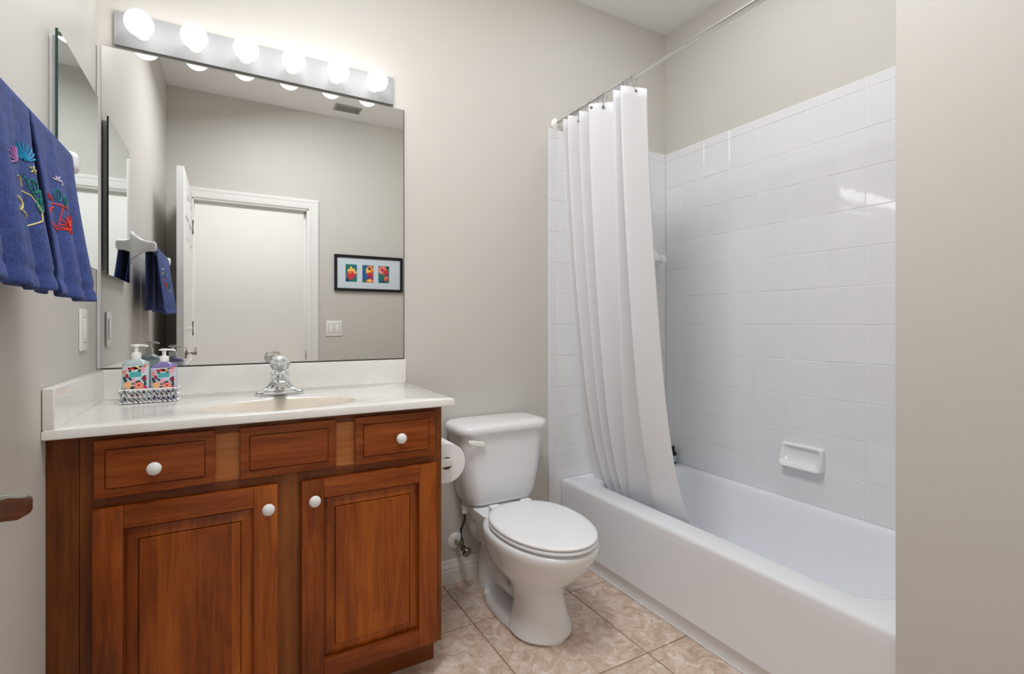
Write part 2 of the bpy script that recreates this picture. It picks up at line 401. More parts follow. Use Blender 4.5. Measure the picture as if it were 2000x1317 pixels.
# soap dish on the tiled side wall
t = thing('soap_dish', 'white ceramic soap dish set in the tiled wall above the tub', 'soap dish', (XR-0.007, 1.20, H-0.592))
yc, zc_ = 1.2015, H-0.542
def sring(wy, wz, r, dep, zoff=0.0):
    return [(XR-0.0062-dep(q/(wz/2)), yc+p, zc_+q+zoff) for p, q in rrect(wy, wz, r, 6)]
lean = lambda lo, hi: (lambda s: hi + (lo-hi)*((1-s)/2)**2.2)
b = B()
loft(b, [sring(.172, .096, .012, lambda s: 0), sring(.172, .096, .012, lean(.034, .012)), sring(.168, .092, .012, lean(.042, .018)), sring(.160, .084, .012, lean(.045, .021)),
         sring(.148, .074, .014, lean(.042, .018)), sring(.138, .066, .016, lean(.030, .010), .004), sring(.12, .05, .016, lean(.012, .005), .008)], True, True)
obj('dish_body', b, 'ceramic', t, smooth=50)

# ------------------------------------------------------------------ ceramic towel bars
def post(b, c, n, up=(0, 0, 1)):
    n = Vector(n); up = Vector(up); s = n.cross(up)
    rings = []
    for w_, h_, d in ((.066, .112, 0), (.066, .112, .006), (.058, .096, .014), (.045, .066, .030), (.039, .050, .046), (.036, .042, .060), (.036, .042, .076), (.034, .038, .082), (.024, .028, .086)):
        rings.append([Vector(c) + n*d + s*p + up*q for p, q in rrect(w_, h_, min(w_, h_)*.32, 5)])
    loft(b, rings)
t = thing('towel_bar', 'white ceramic towel bar on the left wall holding blue hand towels', 'towel bar', (XL, 1.0, H+0.29))
ZB = H + 0.325; XB = XL + 0.064
for y in (1.315, 0.72):
    b = B(); post(b, (XL+0.0005, y, ZB), (1, 0, 0)); obj('post', b, 'ceramic', t, 60)
b = B(); box(b, XB-.009, XB+.009, 0.738, 1.297, ZB-.009, ZB+.009, .003); obj('bar', b, 'ceramic', t)
t = thing('towel_bar', 'white ceramic towel bar on the tiled back wall, behind the shower curtain', 'towel bar', (1.7, D-0.0065, H+0.30))
for x in (1.952, 1.50):
    b = B(); post(b, (x, D-0.0067, H+0.335), (0, -1, 0)); obj('post', b, 'ceramic', t, 60)
b = B(); box(b, 1.518, 1.935, D-.0067-.073, D-.0067-.055, H+.326, H+.344, .003); obj('bar', b, 'ceramic', t)

# ------------------------------------------------------------------ towels on the left bar
def towel(name, label, y0, y1, zf, zb, seed, flare, embs):
    rn = random.Random(seed); ph = rn.uniform(0, 6)
    RB = 0.0155
    def front(y, z):
        """x of the front sheet at height z"""
        s = max(0.0, (ZB - z)/(ZB - zf)); k = (y-y0)/(y1-y0)
        wv = sin(k*2*pi*2.1+ph)*0.55 + sin(k*2*pi*4.3+ph*1.7+s)*0.45
        return XB + RB + 0.002 + flare*s**1.3 + 0.017*s**0.7*wv
    def back(y, z):
        s = max(0.0, (ZB - z)/(ZB - zb)); k = (y-y0)/(y1-y0)
        wv = sin(k*2*pi*1.7+ph*1.3)
        return max(XL+0.012, XB - RB - 0.002 + 0.006*s*wv)
    NY, NF = 40, 34
    rows = []
    for i in range(NF+1):
        z = zf + (ZB - zf)*i/NF
        rows.append(lambda y, z=z: (front(y, z), z))
    for a in range(1, 8):
        an = pi*a/8
        rows.append(lambda y, an=an: (XB + (RB+.002)*cos(an) + 0.013*0*sin(an), ZB + RB*sin(an)))
    for i in range(NF+1):
        z = ZB - (ZB - zb)*i/NF
        rows.append(lambda y, z=z: (back(y, z), z))
    b = B(); vs = []
    for ri, r in enumerate(rows):
        row = []
        for j in range(NY+1):
            k = j/NY; s = 0
            y = y0 + (y1-y0)*k
            x, z = r(y)
            s = max(0, (ZB - z)/(ZB - zf))
            yy = (y0+y1)/2 + (y-(y0+y1)/2)*(1 - 0.06*sin(min(1, s)*pi))
            # hem band: a slightly pinched row above the bottom edge
            if ri <= NF and 0.018 < z - zf < 0.030: x -= 0.004
            dz = 0.003*sin(k*5+ph)*s if ri <= NF else 0.003*sin(k*5)*s
            row.append(b.verts.new((x, yy, z + dz)))
        vs.append(row)
    for a_, c_ in zip(vs, vs[1:]):
        for j in range(NY): b.faces.new((a_[j], a_[j+1], c_[j+1], c_[j]))
    o = obj(name, b, 'towel', None, 70, [('SOLIDIFY', dict(thickness=0.0055, offset=0.0)), ('SUBSURF', dict(levels=1, render_levels=1))])
    tag(o, label, 'towel', 'blue embroidered hand towels')
    for nm, ml, curves in embs:
        e = B()
        for pts in curves:
            q = []
            for i in range(len(pts)-1):
                n_ = max(2, int(math.hypot(pts[i+1][0]-pts[i][0], pts[i+1][1]-pts[i][1])/0.004))
                for m_ in range(n_): q.append((pts[i][0]+(pts[i+1][0]-pts[i][0])*m_/n_, pts[i][1]+(pts[i+1][1]-pts[i][1])*m_/n_))
            q.append(pts[-1])
            p3 = []
            for (yy, z) in q:
                z = H + z; s = max(0, (ZB - z)/(ZB - zf))
                ymid = (y0+y1)/2; y = ymid + (yy-ymid)/(1 - 0.06*sin(min(1, s)*pi))
                p3.append((front(y, z) + 0.0034, yy, z + 0.003*sin((y-y0)/(y1-y0)*5+ph)*s))
            tube(e, p3, 0.0012, 5)
        obj(nm, e, ml, o, 60)
    return o
def arc(cy, cz, ry, rz, a0, a1, n=14): return [(cy+ry*cos(R(a0+(a1-a0)*i/n)), cz+rz*sin(R(a0+(a1-a0)*i/n))) for i in range(n+1)]
def fan(cy, cz, r, a0, a1, n): return [[(cy, cz), (cy+r*cos(R(a0+(a1-a0)*i/(n-1))), cz+r*sin(R(a0+(a1-a0)*i/(n-1))))] for i in range(n)]
def leafs(l): return [arc(y, z, .006, .010, 0, 360, 10) for y, z in l] + [[(y, z-.009), (y, z+.009)] for y, z in l]
towel('hand_towel', 'blue hand towel with red embroidery, on the left wall bar nearest the mirror', 1.045, 1.285, H+0.045, H+0.06, 3, 0.032, [
    ('embroidery', 'th_red', [arc(1.095, .172, .022, .020, 0, 360, 18), arc(1.20, .160, .026, .030, 30, 200, 12), arc(1.13, .185, .030, .022, 200, 380, 12),
                              [(1.07, .213), (1.10, .205), (1.14, .205), (1.185, .196), (1.20, .190)], [(1.075, .206), (1.10, .204)], [(1.10, .205), (1.105, .172)], [(1.185, .196), (1.145, .165), (1.10, .172)],
                              [(1.14, .205), (1.13, .17)], [(1.19, .20), (1.215, .168), (1.225, .140)]] + fan(1.145, .172, .014, 0, 330, 10)),
    ('embroidery', 'th_green', leafs([(1.135, .222), (1.15, .215)])), ('embroidery', 'th_white', fan(1.14, .247, .009, 20, 160, 4) + fan(1.165, .243, .009, 20, 160, 4)),
    ('embroidery', 'th_yellow', fan(1.17, .228, .008, 0, 300, 6))])
towel('hand_towel', 'blue hand towel with teal and cream flower embroidery, nearest the camera', 0.79, 1.035, H+0.052, H+0.06, 8, 0.030, [
    ('embroidery', 'th_teal', fan(.99, .240, .026, 20, 160, 9)), ('embroidery', 'th_pink', fan(.945, .228, .020, 50, 200, 7)),
    ('embroidery', 'th_green', leafs([(.995, .205), (1.008, .192), (1.0, .178), (1.016, .182), (.965, .215)]) + [[(.985, .22), (1.0, .17)]]),
    ('embroidery', 'th_yellow', [[(.94, .207), (.965, .20), (.99, .19), (1.0, .17), (.998, .155), (.98, .143), (.955, .15), (.935, .158), (.925, .168)],
                                 [(.94, .207), (.95, .195), (.965, .20)], arc(.925, .168, .012, .010, 0, 360, 12)] + fan(.962, .172, .010, 0, 300, 6) + fan(1.0, .23, .006, 0, 300, 5))])

# ------------------------------------------------------------------ shower curtain, rod and rings
RX, RZ = 1.338, H + 0.9375
t = thing('curtain_rod', 'white shower curtain rod spanning the tub alcove', 'curtain rod', (RX, (YP+D)/2, RZ-0.027))
b = B(); tube(b, [(RX, YP+0.002, RZ), (RX, D-0.002, RZ)], 0.0128, 24); obj('rod', b, 'fixture', t)
for y, s in ((D-0.001, -1), (YP+0.001, 1)):
    b = B(); lathe(b, [(.027, 0), (.027, .004), (.024, .007), (.017, .009), (.0155, .022), (.0135, .024)], (RX, y, RZ), (0, s, 0), 28); f_ = obj('flange', b, 'fixture', t)
    for a in (90, 210, 330):
        b = B(); sphere(b, (RX+.021*cos(R(a)), y+s*.0075, RZ+.021*sin(R(a))), .0026, 8); obj('screw', b, 'steel', f_)
# each front fold: y on the rod line at the top and at the bottom, where it hangs inside the tub
def at_u(u, x):      # the depth of a fold edge seen along one bearing
    r = (u-1000)/979.84; s_, c_ = sin(R(29.472)), cos(R(29.472))
    return x*(c_ - s_*r)/(s_ + c_*r)
folds = [(1100, 1165), (1109, 1183), (1131, 1199), (1150, 1214), (1198, 1232), (1212, 1280)]
XT_F, XT_B, XB_F, XB_B = RX-0.052, RX+0.050, 1.503, 1.540
top, bot = [], []
for i, (ut, ub) in enumerate(folds):
    yt, yb = at_u(ut, XT_F), at_u(ub, XB_F)
    if i == 0:
        top.append((RX+0.02, min(yt+0.02, D-.02))); bot.append((XB_B, yb+0.02))
    top.append((XT_F, min(yt, D-.03))); bot.append((XB_F, yb))
    nt = at_u(folds[i+1][0], XT_F) if i+1 < len(folds) else None
    nb = at_u(folds[i+1][1], XB_F) if i+1 < len(folds) else None
    if nt is not None:
        top.append((XT_B, yt*.5+nt*.5)); bot.append((XB_B, yb*.45+nb*.55))
top.append((RX+0.058, at_u(1264, RX+0.058))); bot.append((XB_B+.004, at_u(1339, XB_B+.004)))
def spline(P, n):
    out = []
    for i in range(len(P)-1):
        p0, p1, p2, p3 = P[max(i-1, 0)], P[i], P[i+1], P[min(i+2, len(P)-1)]
        for k in range(n):
            t_ = k/n
            hm = lambda a, b_, c, d: a_*0
            v = []
            for d in range(2):
                m1, m2 = (p2[d]-p0[d])*.40, (p3[d]-p1[d])*.40
                v.append((2*t_**3-3*t_**2+1)*p1[d] + (t_**3-2*t_**2+t_)*m1 + (-2*t_**3+3*t_**2)*p2[d] + (t_**3-t_**2)*m2)
            out.append(tuple(v))
    out.append(P[-1]); return out
ts, bs = spline(top, 12), spline(bot, 12)
ZT, ZBOT = H + 0.903, ZR - 0.06
b = B(); vs = []
NZ = 44
for i in range(NZ+1):
    k = i/NZ; z = ZT + (ZBOT-ZT)*k; e = k**1.25
    row = []
    for (xa, ya), (xb, yb) in zip(ts, bs):
        kq = (ZT-z)/(ZT-ZR); kk = .74*kq**1.5 + .26*kq**9
        ex = max(0, (z-(ZR+.03)))/(ZT-ZR-.03)
        sag = 0.0
        row.append(b.verts.new((xa+(xb-xa)*kk + 0.004*sin(ya*40+k*3)*k*(1-k), ya+(yb-ya)*kk, z - (0.006*math.cos(ya*30) if i == 0 else 0))))
    vs.append(row)
for a_, c_ in zip(vs, vs[1:]):
    for j in range(len(ts)-1): b.faces.new((a_[j], a_[j+1], c_[j+1], c_[j]))
tag(obj('shower_curtain', b, 'curtain', None, 80, [('SOLIDIFY', dict(thickness=0.0012, offset=0.0))]),
    'white cloth shower curtain bunched at the far end of the rod', 'shower curtain')
def ring(y, xh, label):
    t = thing('curtain_ring', label, 'curtain ring', (RX, y, ZT-0.03), 'shower curtain rings')
    zt, zh = RZ + 0.0145, ZT - 0.016
    pts = []
    for k in range(13):
        a = R(-30 + 240*k/12); pts.append((RX + 0.0140*cos(a), y, RZ + 0.0140*sin(a)))
    pts = [(xh+.003, y, zh), (RX+.008, y, RZ-.026)] + pts + [(RX-.008, y, RZ-.026), (xh-.0045, y, zh)]
    b = B(); tube(b, pts, 0.0009, 6); obj('wire', b, 'steel', t)
    b = B(); sphere(b, (xh-.007, y, zh), 0.0058, 12); obj('bead', b, 'steel', t)
nth = ['grey curtain ring on the white rod, at the curtain\'s loose near end panel'] + ['grey curtain ring on the white rod, %s from the curtain\'s loose near end' % n_ for n_ in ('second', 'third', 'fourth', 'fifth', 'sixth')] + ['grey curtain ring on the white rod, closest to the back wall flange']
hooks = []
def on_top(frac_a, idx):   # a point on the visible panel right of fold idx
    p = top[1+2*idx]; q = top[2+2*idx]
    return p[0]+(q[0]-p[0])*frac_a, p[1]+(q[1]-p[1])*frac_a
for idx, fr in ((5, .62), (4, .45), (3, .5), (3, .12), (2, .5), (1, .5), (0, .5)):
    hooks.append(on_top(fr, idx))
for (xh, yh), n_ in zip(hooks, nth):
    ring(yh, xh, n_)

# ------------------------------------------------------------------ toilet
TX = 0.962
t = thing('toilet', 'white two-piece toilet with closed lid between the vanity and the tub', 'toilet', (TX, 1.60, 0))
def egg(yf, yr, ym, wd, z, xc=TX, n=56, p=0.85):
    out = []
    for k in range(n):
        a = 2*pi*k/n; c_, s_ = cos(a), sin(a)
        if s_ < 0: out.append((xc+wd*c_, ym+(ym-yf)*s_, z))
        else: out.append((xc+wd*math.copysign(abs(c_)**p, c_), ym+(yr-ym)*s_**p, z))
    return out
b = B()
ZS = H - 0.695        # top of the closed lid
loft(b, [egg(1.3825, 1.62, 1.50, .1085, 0.012), egg(1.3845, 1.61, 1.50, .1065, .03), egg(1.397, 1.60, 1.50, .094, .06), egg(1.406, 1.60, 1.50, .085, .10), egg(1.410, 1.62, 1.51, .083, .14), egg(1.400, 1.68, 1.52, .096, .172), egg(1.366, 1.75, 1.53, .122, .203),
         egg(1.318, 1.79, 1.52, .144, .24), egg(1.284, 1.78, 1.51, .160, .28), egg(1.266, 1.77, 1.508, .170, .305), egg(1.258, 1.76, 1.505, .1745, .315), egg(1.254, 1.75, 1.505, .1765, .335), egg(1.256, 1.745, 1.505, .175, .344), egg(1.266, 1.735, 1.505, .168, .348)])
obj('bowl', b, 'china', t, 55)
# the foot flange that carries the floor bolts, and the trapway bulge above it
b = B()
loft(b, [egg(1.386, 1.846, 1.62, .106, 0.0), egg(1.382, 1.850, 1.62, .109, .006), egg(1.382, 1.850, 1.62, .109, .018), egg(1.387, 1.845, 1.62, .105, .028), egg(1.40, 1.832, 1.62, .094, .034), egg(1.44, 1.80, 1.62, .07, .036)]); obj('foot_flange', b, 'china', t, 50)
b = B()
tube(b, [(TX, 1.52, .20), (TX, 1.60, .12), (TX, 1.68, .11), (TX, 1.75, .17), (TX, 1.80, .20), (TX, 1.84, .14), (TX, 1.85, .06), (TX, 1.84, .0)], [.07, .076, .072, .07, .07, .068, .068, .07], 20)
obj('trapway', b, 'china', t, 60)
for s in (-1, 1):
    b = B(); lathe(b, [(.014, 0), (.014, .010), (.011, .017), (.004, .020)], (TX+s*.086, 1.745, .030), n=18); obj('bolt_cap', b, 'plastic', t, 50)
# rear deck under the tank
b = B()
loft(b, [[(TX+p, 1.80+q, z) for p, q in rrect(w_, l_, .04, 6)] for w_, l_, z in ((.20, .19, .22), (.235, .25, .30), (.25, .265, .335), (.25, .265, .350), (.235, .25, .354))]); obj('rear_deck', b, 'china', t, 55)
# tank
def tk(w_, yf, yr, r_, z, bow=0.014):
    out = []
    for p, q in rrect(w_, yr-yf, r_, 8):
        y_ = (yf+yr)/2+q
        if q < 0: y_ -= bow*(1-(2*p/w_)**2)*min(1, -q/((yr-yf)/2))
        out.append((TX+.004+p, y_, z))
    return out
b = B(); ZK0, ZK1 = H-.722, H-.431
loft(b, [tk(.24, 1.80, 1.915, .035, ZK0, .008), tk(.285, 1.778, 1.925, .045, ZK0+.008, .01), tk(.318, 1.768, 1.93, .05, ZK0+.04), tk(.345, 1.762, 1.932, .05, ZK0+.12), tk(.368, 1.757, 1.935, .05, ZK0+.22), tk(.378, 1.754, 1.936, .05, ZK1)])
obj('tank', b, 'china', t, 55)
b = B()
loft(b, [tk(.376, 1.758, 1.936, .05, ZK1+.0005), tk(.408, 1.742, 1.940, .058, ZK1+.003), tk(.414, 1.738, 1.941, .060, ZK1+.010), tk(.414, 1.738, 1.941, .060, ZK1+.024), tk(.404, 1.744, 1.940, .058, ZK1+.033), tk(.372, 1.756, 1.936, .052, ZK1+.039), tk(.31, 1.785, 1.92, .045, ZK1+.042)])
obj('tank_lid', b, 'china', t, 55)
# flush lever
b = B(); lx, lz = TX-.132, ZK1-.030
lathe(b, [(.013, 0), (.013, .006), (.009, .010)], (lx+.022, 1.751, lz-.004), (0, -1, 0), 18)
loft(b, [[(x_, 1.738+yo+q, z_+p) for p, q in rrect(h_, .012, .0045, 4)] for x_, z_, h_, yo in ((lx+.034, lz-.006, .012, .003), (lx+.026, lz-.004, .020, 0), (lx+.012, lz+.000, .021, -.003), (lx-.012, lz+.006, .020, -.006), (lx-.030, lz+.010, .018, -.006), (lx-.040, lz+.012, .010, -.004))])
obj('flush_lever', b, 'plastic', t, 60)
# seat and lid
b = B()
sy0, sy1, sm, sw = 1.254, 1.710, 1.50, .1665
loft(b, [egg(sy0+.006, sy1-.01, sm, sw-.006, .3545), egg(sy0, sy1, sm, sw, .358), egg(sy0, sy1, sm, sw, .364), egg(sy0+.005, sy1-.005, sm, sw-.005, .3665)]); obj('seat', b, 'seat', t, 50)
b = B()
loft(b, [egg(sy0+.006, sy1-.01, sm, sw-.006, .3695), egg(sy0+.001, sy1, sm, sw-.001, .372), egg(sy0, sy1, sm, sw-.001, .377), egg(sy0+.005, sy1-.004, sm, sw-.006, .3812), egg(sy0+.02, sy1-.015, sm, sw-.02, .383), egg(sy0+.09, sy1-.08, sm, sw-.08, .385)]); obj('seat_lid', b, 'seat', t, 50)
for s in (-1, 1):
    b = B(); box(b, TX+s*.07-.022, TX+s*.07+.022, 1.695, 1.728, .350, .380, .008, 3); obj('hinge', b, 'seat', t)
for x_, y_ in ((TX-.1, 1.36), (TX+.1, 1.36), (TX-.1, 1.62), (TX+.1, 1.62)):
    b = B(); box(b, x_-.012, x_+.012, y_-.012, y_+.012, .346, .356, .002); obj('seat_bumper', b, 'seat', t)

# supply valve and line
t = thing('supply_valve', 'chrome toilet shut-off valve with dark braided line at the back wall', 'valve', (0.828, D, H-.93))
vx, vz = 0.828, H-.908
b = B(); lathe(b, [(.034, 0), (.034, .003), (.028, .007), (.014, .009)], (vx, D-.001, vz), (0, -1, 0), 28); obj('escutcheon', b, 'plastic', t)
b = B(); lathe(b, [(.008, 0), (.008, .045), (.012, .046), (.012, .075), (.008, .076)], (vx, D-.009, vz), (0, -1, 0), 18)
lathe(b, [(.009, 0), (.009, .022), (.006, .024)], (vx, D-.07, vz+.006), (0, 0, 1), 14); obj('valve_body', b, 'nickel', t)
b = B(); lathe(b, [(.006, 0), (.006, .018), (.019, .019), (.021, .024), (.019, .030), (.005, .032)], (vx, D-.084, vz-.002), (0.25, -1, -.35), 20)
obj('valve_handle', b, 'nickel', t)
b = B(); tx_ = vx-.001
tube(b, [(vx, D-.07, vz+.028), (vx-.004, D-.07, vz+.07), (vx+.003, D-.075, vz+.095), (vx+.006, D-.085, vz+.115), (vx+.006, D-.088, H-.765)], .0052, 10); obj('supply_line', b, 'braid', t)
b = B(); lathe(b, [(.011, 0), (.013, .002), (.013, .022), (.015, .024), (.015, .030)], (vx+.006, D-.088, H-.765), n=14); obj('coupling_nut', b, 'plastic', t)

# ------------------------------------------------------------------ toilet paper and its holder
hx, hz = 0.648, H-.467
t = thing('toilet_paper_holder', 'white toilet paper holder on the vanity side panel', 'paper holder', (0.577, 1.655, hz-.03))
for y in (1.578, 1.728):
    b = B(); loft(b, [[(0.577+d, y+p, hz+q) for p, q in rrect(w_, h_, .006, 4)] for w_, h_, d in ((.030, .05, 0), (.030, .05, .005), (.016, .03, .02), (.014, .026, .075), (.012, .02, .082))]); obj('arm', b, 'ceramic', t, 50)
b = B(); tube(b, [(hx, 1.58, hz), (hx, 1.727, hz)], .011, 16); obj('roller', b, 'plastic', t)
tr = thing('toilet_paper_roll', 'white toilet paper roll hanging beside the vanity and toilet tank', 'toilet paper', (hx, 1.652, hz-.0715))
b = B(); n_ = 48; ya, yb = 1.600, 1.706; zr = hz-.009
prof = [(.0215, ya), (.0665, ya), (.0675, ya+.001), (.0675, yb-.001), (.0665, yb), (.0215, yb)]
loft(b, [[(hx+.0015+r_*cos(2*pi*k/n_), y_, zr+r_*sin(2*pi*k/n_)) for k in range(n_)] for r_, y_ in prof + [prof[0]]], False, False); obj('paper', b, 'paper', tr, 40)
b = B(); loft(b, [[(hx+.0015+r_*cos(2*pi*k/n_), y_, zr+r_*sin(2*pi*k/n_)) for k in range(n_)] for r_, y_ in ((.0213, ya+.001), (.0213, yb-.001), (.020, yb-.001), (.020, ya+.001), (.0213, ya+.001))], False, False); obj('core', b, 'card', tr, 40)

# ------------------------------------------------------------------ vanity cabinet
YF = 1.465; YD = 1.447; VX0, VX1 = XL+.001, 0.576; ZC = H-.229; ZV0 = H-.980
v = thing('vanity_cabinet', 'cherry wood vanity cabinet under the white sink top', 'cabinet', (0.113, 1.70, 0))
b = B()
box(b, VX1-.018, VX1, YF+.018, D-.016, ZV0, ZC-.023, .001); box(b, VX0, VX0+.018, YF+.018, D-.003, 0.0, ZC-.023, .001)
box(b, VX0+.018, VX1-.018, YF+.018, D-.004, ZV0, ZV0+.016); box(b, VX0+.018, VX1-.018, D-.008, D-.003, ZV0, ZC-.06)
box(b, VX1-.018, VX1, 1.545, D-.016, 0.0, ZV0, .001)
obj('carcass', b, 'wood_d', v)
b = B(); box(b, VX0+.018, VX1-.001, 1.530, 1.545, 0.0, ZV0, .001); obj('toe_kick', b, 'wood_dh', v)
b = B(); box(b, VX0, -.2935, YF-.001, YF+.018, 0.0, ZC-.023, .001); obj('filler_panel', b, 'wood_d', v)
b = B()
for xa, xb in ((-.2925, -.245), (.093, .190), (.540, VX1)): box(b, xa, xb, YF, YF+.018, ZV0, ZC-.023, .0008)
for za, zb, xa, xb in ((H-.277, ZC-.023, -.245, .093), (H-.277, ZC-.023, .190, .540), (H-.440, H-.398, -.245, .093), (H-.440, H-.398, .190, .540), (ZV0, ZV0+.03, -.245, .093), (ZV0, ZV0+.03, .190, .540)):
    box(b, xa, xb, YF, YF+.018, za, zb, .0008, mi=1)
for xa, xb in ((-.04, .04), (.25, .325)): box(b, xa, xb, YF+.0004, YF+.0175, H-.398, H-.277, .0005, mi=2)
obj('face_frame', b, ['wood_d', 'wood_dh', 'wood_l'], v)
def knob(x, z, parent):
    b = B(); lathe(b, [(.0065, 0), (.0055, .004), (.0058, .010), (.012, .013), (.0152, .018), (.0150, .022), (.012, .026), (.006, .0285), (.0, .029)], (x, YD, z), (0, -1, 0), 28)
    obj('knob', b, 'ceramic', parent, 60)
def rr(x0, x1, z0, z1, i, y): return [(x0+i, y, z0+i), (x1-i, y, z0+i), (x1-i, y, z1-i), (x0+i, y, z1-i)]
def drawer(x0, x1, z0, z1, kn):
    b = B(); loft(b, [rr(x0, x1, z0, z1, i, y) for i, y in ((0, YF-.0005), (0, YD+.0075), (.0015, YD+.006), (.0205, YD+.0036), (.0212, YD+.0065), (.0226, YD+.0065), (.0231, YD+.0004), (.0245, YD))])
    d = obj('drawer', b, 'wood_h', v, 12)
    if kn: knob(*kn, d)
drawer(-.266, -.029, H-.398, H-.265, (-.151, H-.337)); drawer(.0255, .260, H-.398, H-.265, None); drawer(.312, .5505, H-.400, H-.265, (.4385, H-.333))
def door(x0, x1, z0, z1, kn):
    b = B(); S = .056
    box(b, x0, x0+S, YD, YF-.0005, z0, z1, .0022, 2); box(b, x1-S, x1, YD, YF-.0005, z0, z1, .0022, 2)
    box(b, x0+S, x1-S, YD+.0003, YF-.0005, z1-S+.004, z1, .002, 2, mi=1); box(b, x0+S, x1-S, YD+.0003, YF-.0005, z0, z0+S-.002, .002, 2, mi=1)
    d = obj('door', b, ['wood_v', 'wood_h'], v)
    b = B(); p = (x0+S, x1-S, z0+S-.002, z1-S+.004)
    loft(b, [rr(*p, i, y) for i, y in ((.0, YF-.002), (0.0, YD+.0125), (.0035, YD+.0125), (.0045, YD+.0105), (.0275, YD+.0045), (.0285, YD+.0085), (.0300, YD+.0085), (.0306, YD+.0006), (.032, YD+.0002))])
    obj('panel', b, 'wood_v', d, 12)
    knob(*kn, d)
door(-.2675, .1125, H-.971, H-.421, (.0895, H-.477)); door(.171, .5545, H-.971, H-.424, (.2015, H-.475))

# ------------------------------------------------------------------ vanity top with its moulded bowl
vt = thing('countertop', 'white cultured marble vanity top with moulded oval basin', 'countertop', (0.128, 1.69, ZC-.022))
X0, X1, Y0, Y1 = XL+.0012, .606, 1.430, D-.0015
bx, by = .140, 1.632
N = 120
angs = sorted([2*pi*k/N for k in range(N)] + [math.atan2(yy-by, xx-bx) % (2*pi) for xx in (X0, X1) for yy in (Y0, Y1)])
def onrect(a, i):
    dx, dy = cos(a), sin(a); t_ = 1e9
    for s_, d_ in ((X0+i-bx, dx), (X1-i-bx, dx), (Y0+i-by, dy), (Y1-i-by, dy)):
        if abs(d_) > 1e-9 and s_/d_ > 0: t_ = min(t_, s_/d_)
    return bx+dx*t_, by+dy*t_
def ell(a, A, Bf, Bb, z, yo=0):
    # polar ellipse: keeps the rays fanned out evenly
    dx, dy = cos(a), sin(a); bb = Bb if dy > 0 else Bf
    r_ = 1/math.sqrt((dx/A)**2+(dy/bb)**2); return (bx+dx*r_, by+yo+dy*r_, z)
b = B()
rings = [[onrect(a, .002)+(ZC-.022,) for a in angs], [onrect(a, 0)+(ZC-.020,) for a in angs], [onrect(a, 0)+(ZC-.003,) for a in angs], [onrect(a, .001)+(ZC-.001,) for a in angs], [onrect(a, .003)+(ZC,) for a in angs],
         [ell(a, .305, .168, .150, ZC) for a in angs], [ell(a, .290, .160, .142, ZC-.0012) for a in angs], [ell(a, .275, .150, .132, ZC-.004) for a in angs], [ell(a, .225, .140, .118, ZC-.0055) for a in angs], [ell(a, .212, .134, .112, ZC-.0085) for a in angs]]
loft(b, rings, False, False)
obj('deck', b, 'top', vt, 32)
b = B()
loft(b, [[ell(a, A, Bf, Bb, ZC-z) for a in angs] for A, Bf, Bb, z in ((.212, .134, .112, .0085), (.203, .128, .106, .018), (.188, .118, .098, .045), (.160, .10, .084, .085), (.115, .072, .062, .115), (.06, .04, .036, .128), (.02, .02, .02, .131))], False, True)
obj('basin', b, 'bowl', vt, 60)
b = B(); lathe(b, [(.021, 0), (.021, .003), (.017, .004), (.014, .002), (.0, .002)], (bx, by, ZC-.131), n=24); obj('drain', b, 'chrome', vt)
b = B(); box(b, X0, .611, D-.021, D-.0015, ZC-.001, ZC+.090, .003, 3); obj('backsplash', b, 'top', vt)
b = B(); box(b, X0, X0+.021, 1.432, D-.021, ZC-.001, ZC+.090, .003, 3); obj('side_splash', b, 'top', vt)

# ------------------------------------------------------------------ faucet
fx, fy = .146, 1.800
t = thing('faucet', 'chrome single-handle faucet with clear acrylic knob behind the basin', 'faucet', (fx, fy, ZC))
b = B()
def fr(w_, l_, z, yo=0): return [(fx+p, fy+yo+q, ZC+z) for p, q in rrect(w_, l_, min(w_, l_)*.49, 8)]
loft(b, [fr(.146, .052, .0005), fr(.148, .054, .003), fr(.147, .053, .010), fr(.140, .050, .0125), fr(.112, .048, .0175), fr(.088, .047, .0235), fr(.071, .048, .032), fr(.061, .050, .042)])
obj('base_plate', b, 'chrome', t, 50)
b = B(); lathe(b, [(.030, .020), (.0290, .040), (.0275, .056), (.0285, .058), (.0285, .071), (.025, .074), (.010, .076)], (fx, fy, ZC), n=32); obj('body', b, 'chrome', t, 40)
b = B()
loft(b, [[(fx+p, fy-.012-d, ZC+zc+q) for p, q in rrect(w_, h_, h_*.42, 6)] for d, zc, w_, h_ in ((0, .040, .046, .036), (.020, .044, .042, .030), (.045, .047, .036, .024), (.070, .047, .031, .021), (.090, .045, .028, .019), (.097, .044, .022, .014))])
obj('spout', b, 'chrome', t, 50)
b = B(); lathe(b, [(.011, 0), (.0115, .002), (.0115, .014), (.009, .016)], (fx, fy-.092, ZC+.026), n=20); obj('aerator', b, 'chrome', t)
b = B(); lathe(b, [(.010, 0), (.012, .003), (.012, .010), (.007, .013), (.007, .030), (.012, .033), (.010, .036)], (fx, fy, ZC+.072), (0, -.25, 1), 16); obj('stem', b, 'chrome', t, 40)
# faceted clear knob, tipped forward
b = B(); n_ = 10; ax = Vector((0, -.25, 1)).normalized(); a_, c_ = frame_axes(ax); o_ = Vector((fx, fy, ZC+.074))
def kr(r_, h_, tw): return [o_+ax*h_+(a_*cos(2*pi*(k+tw)/n_)+c_*sin(2*pi*(k+tw)/n_))*r_ for k in range(n_)]
loft(b, [kr(.014, .004, 0), kr(.025, .012, .0), kr(.031, .026, .0), kr(.031, .036, .0), kr(.025, .047, .0), kr(.015, .053, 0)])
obj('knob_handle', b, 'acrylic', t, 20)

